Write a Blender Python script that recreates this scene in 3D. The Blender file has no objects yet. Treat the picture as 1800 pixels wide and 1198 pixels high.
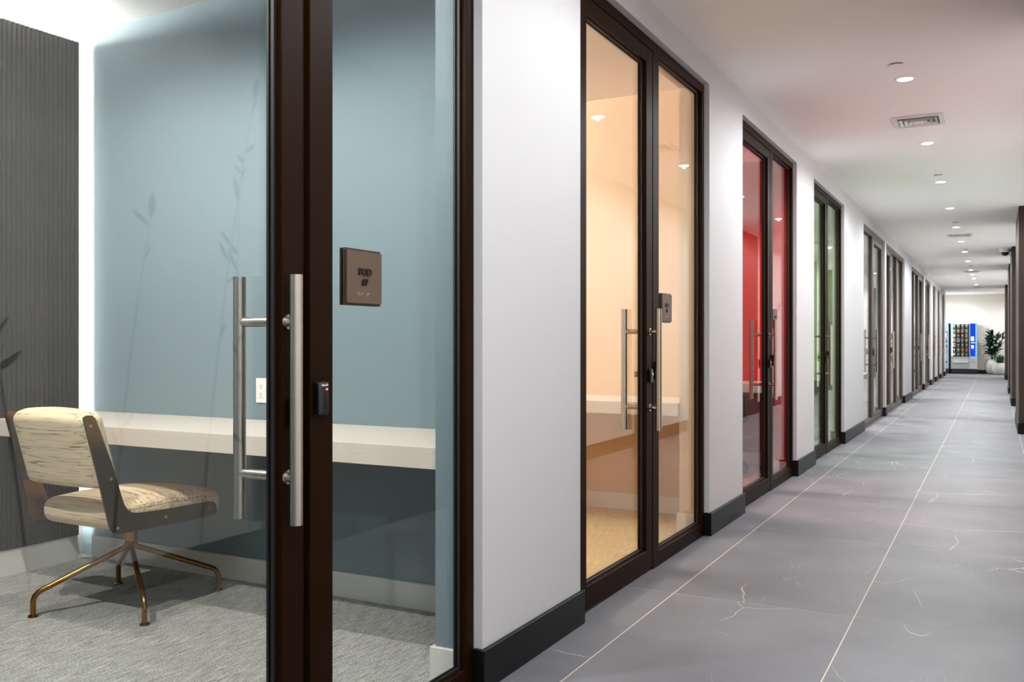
import bpy, bmesh, math, random
from mathutils import Vector, Matrix

random.seed(7)
SC = bpy.context.scene
COL = SC.collection
PI = math.pi

# ------------------------------------------------------------------ camera, world, exposure
cam_d = bpy.data.cameras.new('camera')
cam = bpy.data.objects.new('camera', cam_d)
COL.objects.link(cam)
cam_d.sensor_width = 36.0
cam_d.lens = 36.0 * 1610.0 / 1800.0
cam_d.clip_start = 0.02
cam_d.clip_end = 120
cam.location = (0, 0, 1.13)
cam.rotation_euler = (PI / 2, 0, math.atan(850.0 / 1610.0))
SC.camera = cam

world = bpy.data.worlds.new('world')
SC.world = world
world.use_nodes = True
world.node_tree.nodes['Background'].inputs[0].default_value = (0.6, 0.7, 0.9, 1)
world.node_tree.nodes['Background'].inputs[1].default_value = 0.15

SC.view_settings.view_transform = 'Standard'
SC.view_settings.look = 'None'
SC.view_settings.gamma = 1.0
SC.view_settings.use_curve_mapping = False
SC.view_settings.exposure = 0.14
SC.cycles.use_denoising = True
SC.cycles.transparent_max_bounces = 24
SC.cycles.max_bounces = 14
SC.cycles.diffuse_bounces = 7
SC.cycles.glossy_bounces = 5
SC.cycles.sample_clamp_indirect = 6.0
SC.cycles.caustics_reflective = False
SC.cycles.caustics_refractive = False

# light levels
CORRIDOR_W = 77.0
CORRIDOR_COL = (0.93, 0.98, 1.0)
POD_W = {'blue': 78.0, 'orange': 31.0, 'red': 145.0, 'green': 95.0, 'grey': 320.0}
POD_COL = {'blue': (1.0, 0.965, 0.92), 'orange': (1.0, 0.95, 0.85), 'red': (1.0, 0.8, 0.72),
           'green': (0.95, 1.0, 0.86), 'grey': (1.0, 0.95, 0.90)}
LED_STRENGTH = 60.0

H = 2.77          # ceiling height
XW = -1.47        # corridor face of the pod wall
XR = 0.37         # opposite wall


# ------------------------------------------------------------------ materials
def lin(c):
    return tuple((x / 255 / 12.92) if x / 255 <= 0.04045 else ((x / 255 + 0.055) / 1.055) ** 2.4 for x in c)


def mat(name, color, rough=0.5, metal=0.0, spec=0.5, srgb=True):
    m = bpy.data.materials.new(name)
    m.use_nodes = True
    b = m.node_tree.nodes['Principled BSDF']
    col = lin(color) if srgb else color
    b.inputs['Base Color'].default_value = (*col, 1)
    b.inputs['Roughness'].default_value = rough
    b.inputs['Metallic'].default_value = metal
    b.inputs['Specular IOR Level'].default_value = spec
    return m


def nodes_of(m):
    nt = m.node_tree
    return nt, nt.nodes, nt.links, nt.nodes['Principled BSDF']


def add_bump(m, scale=200.0, strength=0.1, dist=0.002, stretch=(1, 1, 1), detail=3, coord='Object'):
    nt, N, L, b = nodes_of(m)
    tc = N.new('ShaderNodeTexCoord')
    mp = N.new('ShaderNodeMapping')
    mp.inputs['Scale'].default_value = stretch
    no = N.new('ShaderNodeTexNoise')
    no.inputs['Scale'].default_value = scale
    no.inputs['Detail'].default_value = detail
    bu = N.new('ShaderNodeBump')
    bu.inputs['Strength'].default_value = strength
    bu.inputs['Distance'].default_value = dist
    L.new(tc.outputs[coord], mp.inputs[0])
    L.new(mp.outputs[0], no.inputs['Vector'])
    L.new(no.outputs[0], bu.inputs['Height'])
    L.new(bu.outputs[0], b.inputs['Normal'])
    return no


def emit(name, color, strength):
    m = bpy.data.materials.new(name)
    m.use_nodes = True
    N = m.node_tree.nodes
    L = m.node_tree.links
    N.remove(N['Principled BSDF'])
    e = N.new('ShaderNodeEmission')
    e.inputs[0].default_value = (*color, 1)
    e.inputs[1].default_value = strength
    L.new(e.outputs[0], N['Material Output'].inputs[0])
    return m


def glass(name, tint=(0.93, 0.95, 0.94), f0=0.045):
    """thin pane: clear transmission plus mirror reflection that grows towards grazing angles (Schlick)"""
    m = bpy.data.materials.new(name)
    m.use_nodes = True
    N = m.node_tree.nodes
    L = m.node_tree.links
    N.remove(N['Principled BSDF'])
    lw = N.new('ShaderNodeLayerWeight')
    lw.inputs['Blend'].default_value = 0.5
    pw = N.new('ShaderNodeMath'); pw.operation = 'POWER'
    pw.inputs[1].default_value = 5.0
    L.new(lw.outputs['Facing'], pw.inputs[0])
    ma = N.new('ShaderNodeMath'); ma.operation = 'MULTIPLY_ADD'
    ma.inputs[1].default_value = 1.0 - f0
    ma.inputs[2].default_value = f0
    L.new(pw.outputs[0], ma.inputs[0])
    tr = N.new('ShaderNodeBsdfTransparent')
    tr.inputs[0].default_value = (*tint, 1)
    gl = N.new('ShaderNodeBsdfGlossy')
    gl.inputs['Roughness'].default_value = 0.0
    mx = N.new('ShaderNodeMixShader')
    L.new(ma.outputs[0], mx.inputs[0])
    L.new(tr.outputs[0], mx.inputs[1])
    L.new(gl.outputs[0], mx.inputs[2])
    L.new(mx.outputs[0], N['Material Output'].inputs[0])
    return m


M = {}
M['white_wall'] = mat('white_wall_paint', (208, 205, 207), 0.55, spec=0.3)
add_bump(M['white_wall'], 350, 0.08, 0.0008)
M['ceiling'] = mat('ceiling_paint', (248, 246, 244), 0.85, spec=0.1)
M['white_trim'] = mat('white_trim', (222, 218, 212), 0.45)
M['end_wall'] = mat('end_wall_paint', (216, 212, 203), 0.6, spec=0.3)
M['bronze'] = mat('bronze_frame', (31, 14, 2), 0.45, spec=0.05)
M['bronze_meeting'] = mat('bronze_meeting_room_frame', (84, 69, 57), 0.4, spec=0.4)  # lighter copy of the bronze; grazing sheen of far frames put into the colour
add_bump(M['bronze'], 700, 0.05, 0.0005)
M['gasket'] = mat('black_gasket', (10, 9, 9), 0.6)
M['black_base'] = mat('black_baseboard', (9, 9, 10), 0.42, spec=0.25)
M['wood'] = mat('brown_wood', (52, 38, 30), 0.5, spec=0.3)
M['steel'] = mat('brushed_steel', (188, 178, 168), 0.27, 1.0)
M['brass'] = mat('antique_brass', (150, 108, 52), 0.22, 1.0)
M['bronze_plate'] = mat('dark_bronze_plate', (108, 78, 36), 0.2, 1.0)
M['screw'] = mat('brass_screw', (190, 160, 110), 0.3, 1.0)
M['glass'] = glass('clear_glass')
M['desk'] = mat('desk_laminate', (216, 203, 190), 0.42)
M['black_plastic'] = mat('black_plastic', (14, 14, 15), 0.28)
M['white_plastic'] = mat('white_plastic', (236, 232, 226), 0.35)
M['slot'] = mat('dark_slot', (60, 52, 46), 0.6)
M['chrome'] = mat('chrome', (225, 215, 205), 0.12, 1.0)
M['sign_back'] = mat('sign_back', (48, 38, 24), 0.4)
M['sign_face'] = mat('sign_face', (92, 70, 56), 0.45, spec=0.4)
M['sign_letter'] = mat('sign_letter', (16, 12, 10), 0.35)
M['braille'] = mat('braille_dots', (190, 175, 165), 0.4)
M['mural'] = mat('mural_ink', (100, 95, 94), 0.7, spec=0.1)
M['mural_wall'] = mat('mural_wall_paint', (244, 242, 240), 0.6, spec=0.2)
M['lens'] = emit('downlight_lens', (1.0, 0.97, 0.92), 22.0)
M['lens_warm'] = emit('downlight_lens_warm', (1.0, 0.92, 0.8), 14.0)
M['led'] = emit('led_strip', (1.0, 0.97, 0.93), LED_STRENGTH * 1.6)
M['led_top'] = emit('led_strip_top', (1.0, 0.97, 0.93), LED_STRENGTH * 13)
M['led_orange'] = emit('led_strip_orange', (1.0, 0.97, 0.92), LED_STRENGTH * 24)
M['led_red'] = emit('led_strip_red', (1.0, 0.80, 0.72), LED_STRENGTH * 4)
M['led_green'] = emit('led_strip_green', (0.95, 1.0, 0.88), LED_STRENGTH * 4)
M['red_led'] = emit('red_led', (1.0, 0.06, 0.03), 9.0)
M['copper'] = mat('copper_ring', (128, 84, 56), 0.4, 0.6)
M['vent_white'] = mat('vent_white', (222, 226, 220), 0.5)
M['vent_dark'] = mat('vent_dark', (112, 116, 112), 0.8)
M['planter'] = mat('planter_concrete', (190, 189, 183), 0.7, spec=0.2)
M['soil'] = mat('soil', (48, 38, 30), 0.95)
M['stem'] = mat('plant_stem', (66, 62, 40), 0.8)
M['dark_fabric'] = mat('dark_fabric', (24, 22, 22), 0.85, spec=0.2)
for nm, c in (('blue', (118, 134, 142)), ('orange', (220, 192, 160)), ('red', (186, 28, 12)), ('green', (176, 196, 156)),
              ('grey', (206, 206, 206))):
    M['paint_' + nm] = mat('paint_' + nm, c, 0.6, spec=0.3)
    add_bump(M['paint_' + nm], 300, 0.08, 0.0008)


def felt():
    m = mat('slat_felt', (92, 89, 87), 0.9, spec=0.15)
    nt, N, L, b = nodes_of(m)
    tc = N.new('ShaderNodeTexCoord')
    no = N.new('ShaderNodeTexNoise'); no.inputs['Scale'].default_value = 260; no.inputs['Detail'].default_value = 4
    n2 = N.new('ShaderNodeTexNoise'); n2.inputs['Scale'].default_value = 5
    ad = N.new('ShaderNodeMath'); ad.operation = 'MULTIPLY_ADD'; ad.inputs[1].default_value = 0.5
    L.new(tc.outputs['Object'], no.inputs['Vector']); L.new(tc.outputs['Object'], n2.inputs['Vector'])
    L.new(n2.outputs[0], ad.inputs[0]); L.new(no.outputs[0], ad.inputs[2])
    rp = N.new('ShaderNodeValToRGB')
    rp.color_ramp.elements[0].position = 0.45; rp.color_ramp.elements[0].color = (*lin((29, 28, 27)), 1)
    rp.color_ramp.elements[1].position = 1.0; rp.color_ramp.elements[1].color = (*lin((56, 54, 52)), 1)
    L.new(ad.outputs[0], rp.inputs[0]); L.new(rp.outputs[0], b.inputs['Base Color'])
    return m


def carpet(name, dark, mid, light):
    m = mat(name, mid, 0.95, spec=0.1)
    nt, N, L, b = nodes_of(m)
    tc = N.new('ShaderNodeTexCoord')
    mp = N.new('ShaderNodeMapping'); mp.inputs['Scale'].default_value = (230, 12, 1)
    mp.inputs['Rotation'].default_value = (0, 0, 0.10)
    no = N.new('ShaderNodeTexNoise'); no.inputs['Scale'].default_value = 1.0; no.inputs['Detail'].default_value = 3
    mp2 = N.new('ShaderNodeMapping'); mp2.inputs['Scale'].default_value = (330, 110, 1)
    n2 = N.new('ShaderNodeTexNoise'); n2.inputs['Scale'].default_value = 1.0; n2.inputs['Detail'].default_value = 2
    L.new(tc.outputs['Object'], mp.inputs[0]); L.new(mp.outputs[0], no.inputs['Vector'])
    L.new(tc.outputs['Object'], mp2.inputs[0]); L.new(mp2.outputs[0], n2.inputs['Vector'])
    mx = N.new('ShaderNodeMath'); mx.operation = 'ADD'
    L.new(no.outputs[0], mx.inputs[0]); L.new(n2.outputs[0], mx.inputs[1])
    hf = N.new('ShaderNodeMath'); hf.operation = 'MULTIPLY'; hf.inputs[1].default_value = 0.5
    L.new(mx.outputs[0], hf.inputs[0])
    rp = N.new('ShaderNodeValToRGB')
    cr = rp.color_ramp
    cr.elements[0].position = 0.38; cr.elements[0].color = (*lin(dark), 1)
    cr.elements[1].position = 0.62; cr.elements[1].color = (*lin(light), 1)
    e = cr.elements.new(0.5); e.color = (*lin(mid), 1)
    L.new(hf.outputs[0], rp.inputs[0]); L.new(rp.outputs[0], b.inputs['Base Color'])
    bu = N.new('ShaderNodeBump'); bu.inputs['Strength'].default_value = 0.6; bu.inputs['Distance'].default_value = 0.004
    L.new(hf.outputs[0], bu.inputs['Height']); L.new(bu.outputs[0], b.inputs['Normal'])
    return m


def tile_mat():
    m = mat('marble_tile', (150, 150, 154), 0.52, spec=0.2)
    nt, N, L, b = nodes_of(m)
    tc = N.new('ShaderNodeTexCoord')
    oi = N.new('ShaderNodeObjectInfo')
    sc = N.new('ShaderNodeVectorMath'); sc.operation = 'SCALE'; sc.inputs[0].default_value = (37, 53, 11)
    L.new(oi.outputs['Random'], sc.inputs['Scale'])
    ad = N.new('ShaderNodeVectorMath'); ad.operation = 'ADD'
    L.new(tc.outputs['Object'], ad.inputs[0]); L.new(sc.outputs[0], ad.inputs[1])
    P = ad.outputs[0]

    def noise(scale, detail=2, dist=0.0, rough=0.5):
        n = N.new('ShaderNodeTexNoise')
        n.inputs['Scale'].default_value = scale; n.inputs['Detail'].default_value = detail
        n.inputs['Distortion'].default_value = dist; n.inputs['Roughness'].default_value = rough
        L.new(P, n.inputs['Vector'])
        return n.outputs[0]

    def math2(op, a, c):
        n = N.new('ShaderNodeMath'); n.operation = op
        for i, v in enumerate((a, c)):
            if isinstance(v, float):
                n.inputs[i].default_value = v
            else:
                L.new(v, n.inputs[i])
        return n.outputs[0]

    def ramp(v, lo, hi):
        n = N.new('ShaderNodeMapRange'); n.interpolation_type = 'SMOOTHSTEP'
        n.inputs['From Min'].default_value = lo; n.inputs['From Max'].default_value = hi
        L.new(v, n.inputs['Value'])
        return n.outputs[0]

    # long cracks: edges of large warped cells, kept only where a mask says so
    wn = N.new('ShaderNodeTexNoise'); wn.inputs['Scale'].default_value = 3.0; wn.inputs['Detail'].default_value = 5
    L.new(P, wn.inputs['Vector'])
    ws = N.new('ShaderNodeVectorMath'); ws.operation = 'SCALE'; ws.inputs['Scale'].default_value = 0.16
    L.new(wn.outputs['Color'], ws.inputs[0])
    wa = N.new('ShaderNodeVectorMath'); wa.operation = 'ADD'
    L.new(P, wa.inputs[0]); L.new(ws.outputs[0], wa.inputs[1])
    vo = N.new('ShaderNodeTexVoronoi'); vo.feature = 'DISTANCE_TO_EDGE'; vo.inputs['Scale'].default_value = 1.1
    L.new(wa.outputs[0], vo.inputs['Vector'])
    crack = math2('SUBTRACT', 1.0, ramp(vo.outputs['Distance'], 0.0004, 0.0034))
    crack = math2('MULTIPLY', crack, ramp(noise(1.3, 2), 0.49, 0.60))
    # thin directional veins: ridges of stretched noise, kept in patches
    def ridge(rot, sx, sy, width, m_scale, lo, hi):
        mp = N.new('ShaderNodeMapping')
        mp.inputs['Rotation'].default_value = (0, 0, rot)
        mp.inputs['Scale'].default_value = (sx, sy, 1)
        L.new(P, mp.inputs[0])
        n = N.new('ShaderNodeTexNoise')
        n.inputs['Scale'].default_value = 1.0; n.inputs['Detail'].default_value = 3
        n.inputs['Roughness'].default_value = 0.38; n.inputs['Distortion'].default_value = 0.0
        L.new(mp.outputs[0], n.inputs['Vector'])
        rid = math2('ABSOLUTE', math2('SUBTRACT', n.outputs[0], 0.5), 0.0)
        v = math2('SUBTRACT', 1.0, ramp(rid, width * 0.2, width))
        return math2('MULTIPLY', v, ramp(noise(m_scale, 2), lo, hi))

    def strokes(rot, sx, sy, thr, m_scale, lo, hi):
        mp = N.new('ShaderNodeMapping')
        mp.inputs['Rotation'].default_value = (0, 0, rot)
        mp.inputs['Scale'].default_value = (sx, sy, 1)
        L.new(P, mp.inputs[0])
        n = N.new('ShaderNodeTexNoise')
        n.inputs['Scale'].default_value = 1.0; n.inputs['Detail'].default_value = 1
        L.new(mp.outputs[0], n.inputs['Vector'])
        return math2('MULTIPLY', ramp(n.outputs[0], thr, thr + 0.06), ramp(noise(m_scale, 2), lo, hi))

    fine = math2('MAXIMUM', math2('MULTIPLY', strokes(0.9, 240.0, 9.0, 0.61, 1.7, 0.60, 0.72), 0.4),
                 math2('MULTIPLY', strokes(-0.35, 260.0, 6.0, 0.62, 1.5, 0.60, 0.72), 0.4))
    fine = math2('MAXIMUM', fine, math2('MULTIPLY', ridge(0.15, 1.5, 0.35, 0.0012, 1.2, 0.52, 0.62), 0.7))
    vein = math2('MAXIMUM', crack, fine)
    cl = N.new('ShaderNodeValToRGB')
    cl.color_ramp.elements[0].position = 0.3; cl.color_ramp.elements[0].color = (*lin((111, 110, 116)), 1)
    cl.color_ramp.elements[1].position = 0.7; cl.color_ramp.elements[1].color = (*lin((127, 125, 131)), 1)
    L.new(noise(2.2, 5), cl.inputs[0])
    mx = N.new('ShaderNodeMix'); mx.data_type = 'RGBA'
    L.new(vein, mx.inputs['Factor']); L.new(cl.outputs[0], mx.inputs['A'])
    mx.inputs['B'].default_value = (*lin((196, 189, 180)), 1)
    L.new(mx.outputs['Result'], b.inputs['Base Color'])
    return m


def tweed():
    m = mat('cream_tweed', (214, 200, 176), 0.92, spec=0.15)
    nt, N, L, b = nodes_of(m)
    tc = N.new('ShaderNodeTexCoord')
    mp = N.new('ShaderNodeMapping'); mp.inputs['Scale'].default_value = (3, 110, 110)
    n1 = N.new('ShaderNodeTexNoise'); n1.inputs['Scale'].default_value = 1.0; n1.inputs['Detail'].default_value = 3
    n1.inputs['Roughness'].default_value = 0.65
    L.new(tc.outputs['Object'], mp.inputs[0]); L.new(mp.outputs[0], n1.inputs['Vector'])
    rp = N.new('ShaderNodeValToRGB'); cr = rp.color_ramp
    cr.elements[0].position = 0.34; cr.elements[0].color = (*lin((128, 106, 86)), 1)
    cr.elements[1].position = 0.435; cr.elements[1].color = (*lin((226, 200, 164)), 1)
    e = cr.elements.new(0.72); e.color = (*lin((242, 220, 186)), 1)
    L.new(n1.outputs[0], rp.inputs[0]); L.new(rp.outputs[0], b.inputs['Base Color'])
    n2 = N.new('ShaderNodeTexNoise'); n2.inputs['Scale'].default_value = 420
    L.new(tc.outputs['Object'], n2.inputs['Vector'])
    bu = N.new('ShaderNodeBump'); bu.inputs['Strength'].default_value = 0.5; bu.inputs['Distance'].default_value = 0.003
    L.new(n2.outputs[0], bu.inputs['Height']); L.new(bu.outputs[0], b.inputs['Normal'])
    return m


M['felt'] = felt()
M['tile'] = tile_mat()
M['grout'] = mat('pale_grout', (214, 206, 192), 0.9, spec=0.1)
M['tweed'] = tweed()
M['carpet_blue'] = carpet('carpet_grey', (104, 102, 101), (156, 153, 148), (200, 196, 190))
M['carpet_orange'] = carpet('carpet_tan', (176, 146, 96), (212, 182, 130), (232, 206, 156))
M['carpet_red'] = carpet('carpet_red', (120, 70, 54), (160, 100, 80), (180, 120, 96))
M['carpet_green'] = carpet('carpet_green', (120, 124, 104), (160, 164, 140), (190, 194, 168))
M['carpet_grey'] = carpet('carpet_pale_grey', (120, 120, 122), (150, 150, 150), (186, 184, 180))

# wood grain
nt, N, L, b = nodes_of(M['wood'])
tc = N.new('ShaderNodeTexCoord'); mp = N.new('ShaderNodeMapping'); mp.inputs['Scale'].default_value = (30, 30, 1.2)
no = N.new('ShaderNodeTexNoise'); no.inputs['Scale'].default_value = 1.5; no.inputs['Detail'].default_value = 5
rp = N.new('ShaderNodeValToRGB')
rp.color_ramp.elements[0].position = 0.3; rp.color_ramp.elements[0].color = (*lin((44, 32, 25)), 1)
rp.color_ramp.elements[1].position = 0.7; rp.color_ramp.elements[1].color = (*lin((60, 45, 36)), 1)
L.new(tc.outputs['Object'], mp.inputs[0]); L.new(mp.outputs[0], no.inputs['Vector'])
L.new(no.outputs[0], rp.inputs[0]); L.new(rp.outputs[0], b.inputs['Base Color'])


# ------------------------------------------------------------------ mesh helpers
def box(bm, x0, x1, y0, y1, z0, z1, bevel=0.0, seg=1):
    r = bmesh.ops.create_cube(bm, size=1.0)
    vs = r['verts']
    for v in vs:
        v.co = Vector((x0 + (v.co.x + 0.5) * (x1 - x0), y0 + (v.co.y + 0.5) * (y1 - y0), z0 + (v.co.z + 0.5) * (z1 - z0)))
    if bevel > 0:
        es = list({e for v in vs for e in v.link_edges})
        bmesh.ops.bevel(bm, geom=es, offset=bevel, segments=seg, affect='EDGES', profile=0.5)


def cyl(bm, p0, p1, r0, r1=None, n=20, caps=True):
    r1 = r0 if r1 is None else r1
    p0, p1 = Vector(p0), Vector(p1)
    d = (p1 - p0).normalized()
    a = Vector((0, 0, 1)) if abs(d.z) < 0.9 else Vector((1, 0, 0))
    u = d.cross(a).normalized(); w = d.cross(u)
    ra, rb = [], []
    for i in range(n):
        t = 2 * PI * i / n
        o = u * math.cos(t) + w * math.sin(t)
        ra.append(bm.verts.new(p0 + o * r0)); rb.append(bm.verts.new(p1 + o * r1))
    for i in range(n):
        j = (i + 1) % n
        bm.faces.new((ra[i], ra[j], rb[j], rb[i]))
    if caps:
        bm.faces.new(ra[::-1]); bm.faces.new(rb)


def lathe(bm, prof, center=(0, 0, 0), n=28, close=True):
    cx, cy, cz = center
    rings = []
    for r, z in prof:
        if r < 1e-5:
            rings.append([bm.verts.new((cx, cy, cz + z))])
        else:
            rings.append([bm.verts.new((cx + r * math.cos(2 * PI * i / n), cy + r * math.sin(2 * PI * i / n), cz + z)) for i in range(n)])
    for a, c in zip(rings, rings[1:]):
        for i in range(n):
            j = (i + 1) % n
            if len(a) == 1 and len(c) == 1:
                continue
            if len(a) == 1:
                bm.faces.new((a[0], c[j], c[i]))
            elif len(c) == 1:
                bm.faces.new((a[i], a[j], c[0]))
            else:
                bm.faces.new((a[i], a[j], c[j], c[i]))


def tube(bm, pts, r, n=12):
    pts = [Vector(p) for p in pts]
    rings = []
    up = None
    for i, p in enumerate(pts):
        d = (pts[min(i + 1, len(pts) - 1)] - pts[max(i - 1, 0)]).normalized()
        if up is None:
            a = Vector((0, 0, 1)) if abs(d.z) < 0.9 else Vector((1, 0, 0))
            up = d.cross(a).normalized()
        else:
            up = (up - d * up.dot(d)).normalized()
        w = d.cross(up)
        rr = r[i] if isinstance(r, (list, tuple)) else r
        rings.append([bm.verts.new(p + (up * math.cos(2 * PI * k / n) + w * math.sin(2 * PI * k / n)) * rr) for k in range(n)])
    for a, c in zip(rings, rings[1:]):
        for k in range(n):
            j = (k + 1) % n
            bm.faces.new((a[k], a[j], c[j], c[k]))
    bm.faces.new(rings[0][::-1]); bm.faces.new(rings[-1])


def prism(bm, poly, f0, f1):
    """poly of 2-D points; f0/f1 map a 2-D point to the two end faces"""
    a = [bm.verts.new(f0(p)) for p in poly]
    c = [bm.verts.new(f1(p)) for p in poly]
    n = len(poly)
    bm.faces.new(a[::-1]); bm.faces.new(c)
    for i in range(n):
        j = (i + 1) % n
        bm.faces.new((a[i], a[j], c[j], c[i]))


def BM():
    return bmesh.new()


BASE = {}


def place_of(o):
    return BASE.get(o.name, Vector((0, 0, 0)))


def obj(name, bm, material, parent=None, smooth=False):
    """link a bmesh given in world coordinates as one mesh object (child meshes are stored relative to their thing)"""
    off = place_of(parent) if parent else Vector((0, 0, 0))
    if off.length:
        bmesh.ops.translate(bm, verts=bm.verts, vec=-off)
    bmesh.ops.recalc_face_normals(bm, faces=bm.faces)
    me = bpy.data.meshes.new(name)
    bm.to_mesh(me); bm.free()
    if smooth:
        me.polygons.foreach_set('use_smooth', [True] * len(me.polygons))
        me.set_sharp_from_angle(angle=math.radians(40))
    if material:
        me.materials.append(material)
    o = bpy.data.objects.new(name, me)
    COL.objects.link(o)
    if parent:
        o.parent = parent
        BASE[o.name] = off
    return o


def tag(o, label=None, cat=None, group=None, kind=None):
    if label: o['label'] = label
    if cat: o['category'] = cat
    if group: o['group'] = group
    if kind: o['kind'] = kind
    return o


def thing(name, loc, label, cat, group=None, kind=None):
    o = bpy.data.objects.new(name, None)
    o.empty_display_size = 0.1
    COL.objects.link(o)
    o.location = loc
    BASE[o.name] = Vector(loc)
    return tag(o, label, cat, group, kind)


def bx(name, x0, x1, y0, y1, z0, z1, m, parent=None, bevel=0.0, seg=1, smooth=False):
    bm = BM()
    box(bm, x0, x1, y0, y1, z0, z1, bevel, seg)
    return obj(name, bm, m, parent, smooth)


def struct(name, x0, x1, y0, y1, z0, z1, m, label, cat='wall', bevel=0.0):
    return tag(bx(name, x0, x1, y0, y1, z0, z1, m, None, bevel), label, cat, None, 'structure')


def copy_tree(o, loc=None):
    c = o.copy()
    COL.objects.link(c)
    if loc is not None:
        c.location = loc
    for ch in list(o.children):
        d = copy_tree(ch)
        d.parent = c
    return c


# ------------------------------------------------------------------ floor, ceiling, outer shell
floor = struct('floor', -6.4, 3.3, -4.2, 36.2, -0.12, -0.0006, M['grout'], 'grey marbled tile floor of the long corridor with pale grout', 'floor')
full = {}
PX = [(-1.56, -1.2793), (-1.2747, -0.5143), (-0.5097, 0.2507), (0.2553, 0.45)]
PXL = [(-4.60, -3.8355), (-3.8325, -3.0705), (-3.0675, -2.3055), (-2.3025, -1.5405), (0.2545, 1.0165), (1.0195, 1.7815), (1.7845, 2.5465), (2.5495, 3.2)]


def tile_at(x0, x1, y0, y1):
    key = (round(x1 - x0, 4), round(y1 - y0, 4))
    if key not in full:
        w, d = key
        bm = BM()
        box(bm, -w / 2, w / 2, -d / 2, d / 2, -0.009, 0.0, 0.0004)
        o = obj('tile', bm, M['tile'])
        full[key] = o
    else:
        o = full[key].copy()
        COL.objects.link(o)
    o.parent = floor
    o.location = ((x0 + x1) / 2, (y0 + y1) / 2, 0)


for k in range(-5, 21):
    y0 = 3.972 + 1.53 * k + 0.0018
    y1 = y0 + 1.5264
    cols = PX if y1 < 32.2 else (PX[:3] + PXL if y1 < 36.3 else [])
    if y1 >= 32.2:
        cols = PX[:3] + PXL
    for (a, c) in cols:
        if a < -1.57 and y0 < 33.0:
            continue
        tile_at(a, c, y0, min(y1, 36.0))

struct('ceiling', -6.4, 3.3, -4.2, 36.2, H, H + 0.12, M['ceiling'], 'flat off-white ceiling over corridor and pods', 'ceiling')
wall_right = struct('wall_right', XR, XR + 0.12, -4.0, 32.2, 0, H, M['mural_wall'], 'pale corridor wall opposite the pods with painted plant stems')
struct('wall_rear', -1.66, XR + 0.12, -4.15, -4.0, 0, H, M['white_wall'], 'white wall closing the corridor behind the photographer')
struct('wall_end', -6.4, 3.3, 35.9, 36.05, 0, H, M['end_wall'], 'cream wall at the far end behind vending machines and plants')
struct('wall_lobby_left', -6.4, -6.28, 33.69, 35.9, 0, H, M['end_wall'], 'cream side wall of the far lobby behind the pods')
struct('wall_lobby_right', 3.18, 3.3, 32.2, 35.9, 0, H, M['end_wall'], 'cream side wall of the far lobby on the plant side')
struct('wall_lobby_near', XR + 0.12, 3.18, 32.08, 32.2, 0, H, M['end_wall'], 'cream lobby wall behind the last wood pillar')
struct('baseboard_end', -6.28, 3.18, 35.885, 35.9, 0, 0.12, M['black_base'], 'black baseboard along the cream end wall', 'baseboard')
struct('baseboard_right', XR - 0.015, XR, -4.0, 32.2, 0, 0.135, M['black_base'], 'black baseboard along the painted corridor wall', 'baseboard')


# painted plant stems on the wall opposite the pods
def stem_mesh(seed, hgt):
    r = random.Random(seed)
    bm = BM()
    lean = r.uniform(-0.35, 0.35)
    bend = r.uniform(-0.25, 0.25)

    def at(t):
        return Vector((0, lean * t + bend * t * t, hgt * t))

    def flat(pts_l, pts_r):
        a = [bm.verts.new(Vector((-0.0012, p.y, p.z))) for p in pts_l]
        c = [bm.verts.new(Vector((-0.0012, p.y, p.z))) for p in pts_r]
        for i in range(len(a) - 1):
            bm.faces.new((a[i], a[i + 1], c[i + 1], c[i]))

    n = 14
    L_, R_ = [], []
    for i in range(n + 1):
        p = at(i / n)
        w = 0.006 * (1 - 0.6 * i / n)
        L_.append(p + Vector((0, -w, 0))); R_.append(p + Vector((0, w, 0)))
    flat(L_, R_)

    def leaf(c, ang, ln, wd):
        d = Vector((0, math.sin(ang), math.cos(ang))); s = Vector((0, math.cos(ang), -math.sin(ang)))
        A, B = [], []
        for i in range(7):
            t = i / 6
            w = wd * math.sin(PI * t) ** 0.8
            A.append(c + d * ln * t - s * w); B.append(c + d * ln * t + s * w)
        flat(A, B)

    for k in range(r.randint(6, 9)):
        t = r.uniform(0.25, 1.0)
        leaf(at(t), r.uniform(-1.0, 1.0), r.uniform(0.06, 0.14), r.uniform(0.006, 0.014))
    leaf(at(1.0), lean, 0.13, 0.022)
    bm2 = bm
    return bm2


kinds = [stem_mesh(s, h) for s, h in ((1, 1.7), (2, 2.1), (3, 1.35), (4, 1.9), (5, 1.55), (6, 2.25))]
protos = []
for bm in kinds:
    protos.append(obj('painted_stem', bm, M['mural']))
yy, k = 1.0, 0
used = set()
while yy < 31:
    i = k % 6
    if 6.2 < yy < 14.4:
        yy = 14.75
    if i in used:
        o = protos[i].copy(); COL.objects.link(o)
    else:
        o = protos[i]; used.add(i)
    o.parent = wall_right
    o.location = (XR, yy, 0.14)
    yy += 0.34 + 0.22 * ((k * 7) % 5) / 4
    k += 1

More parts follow.
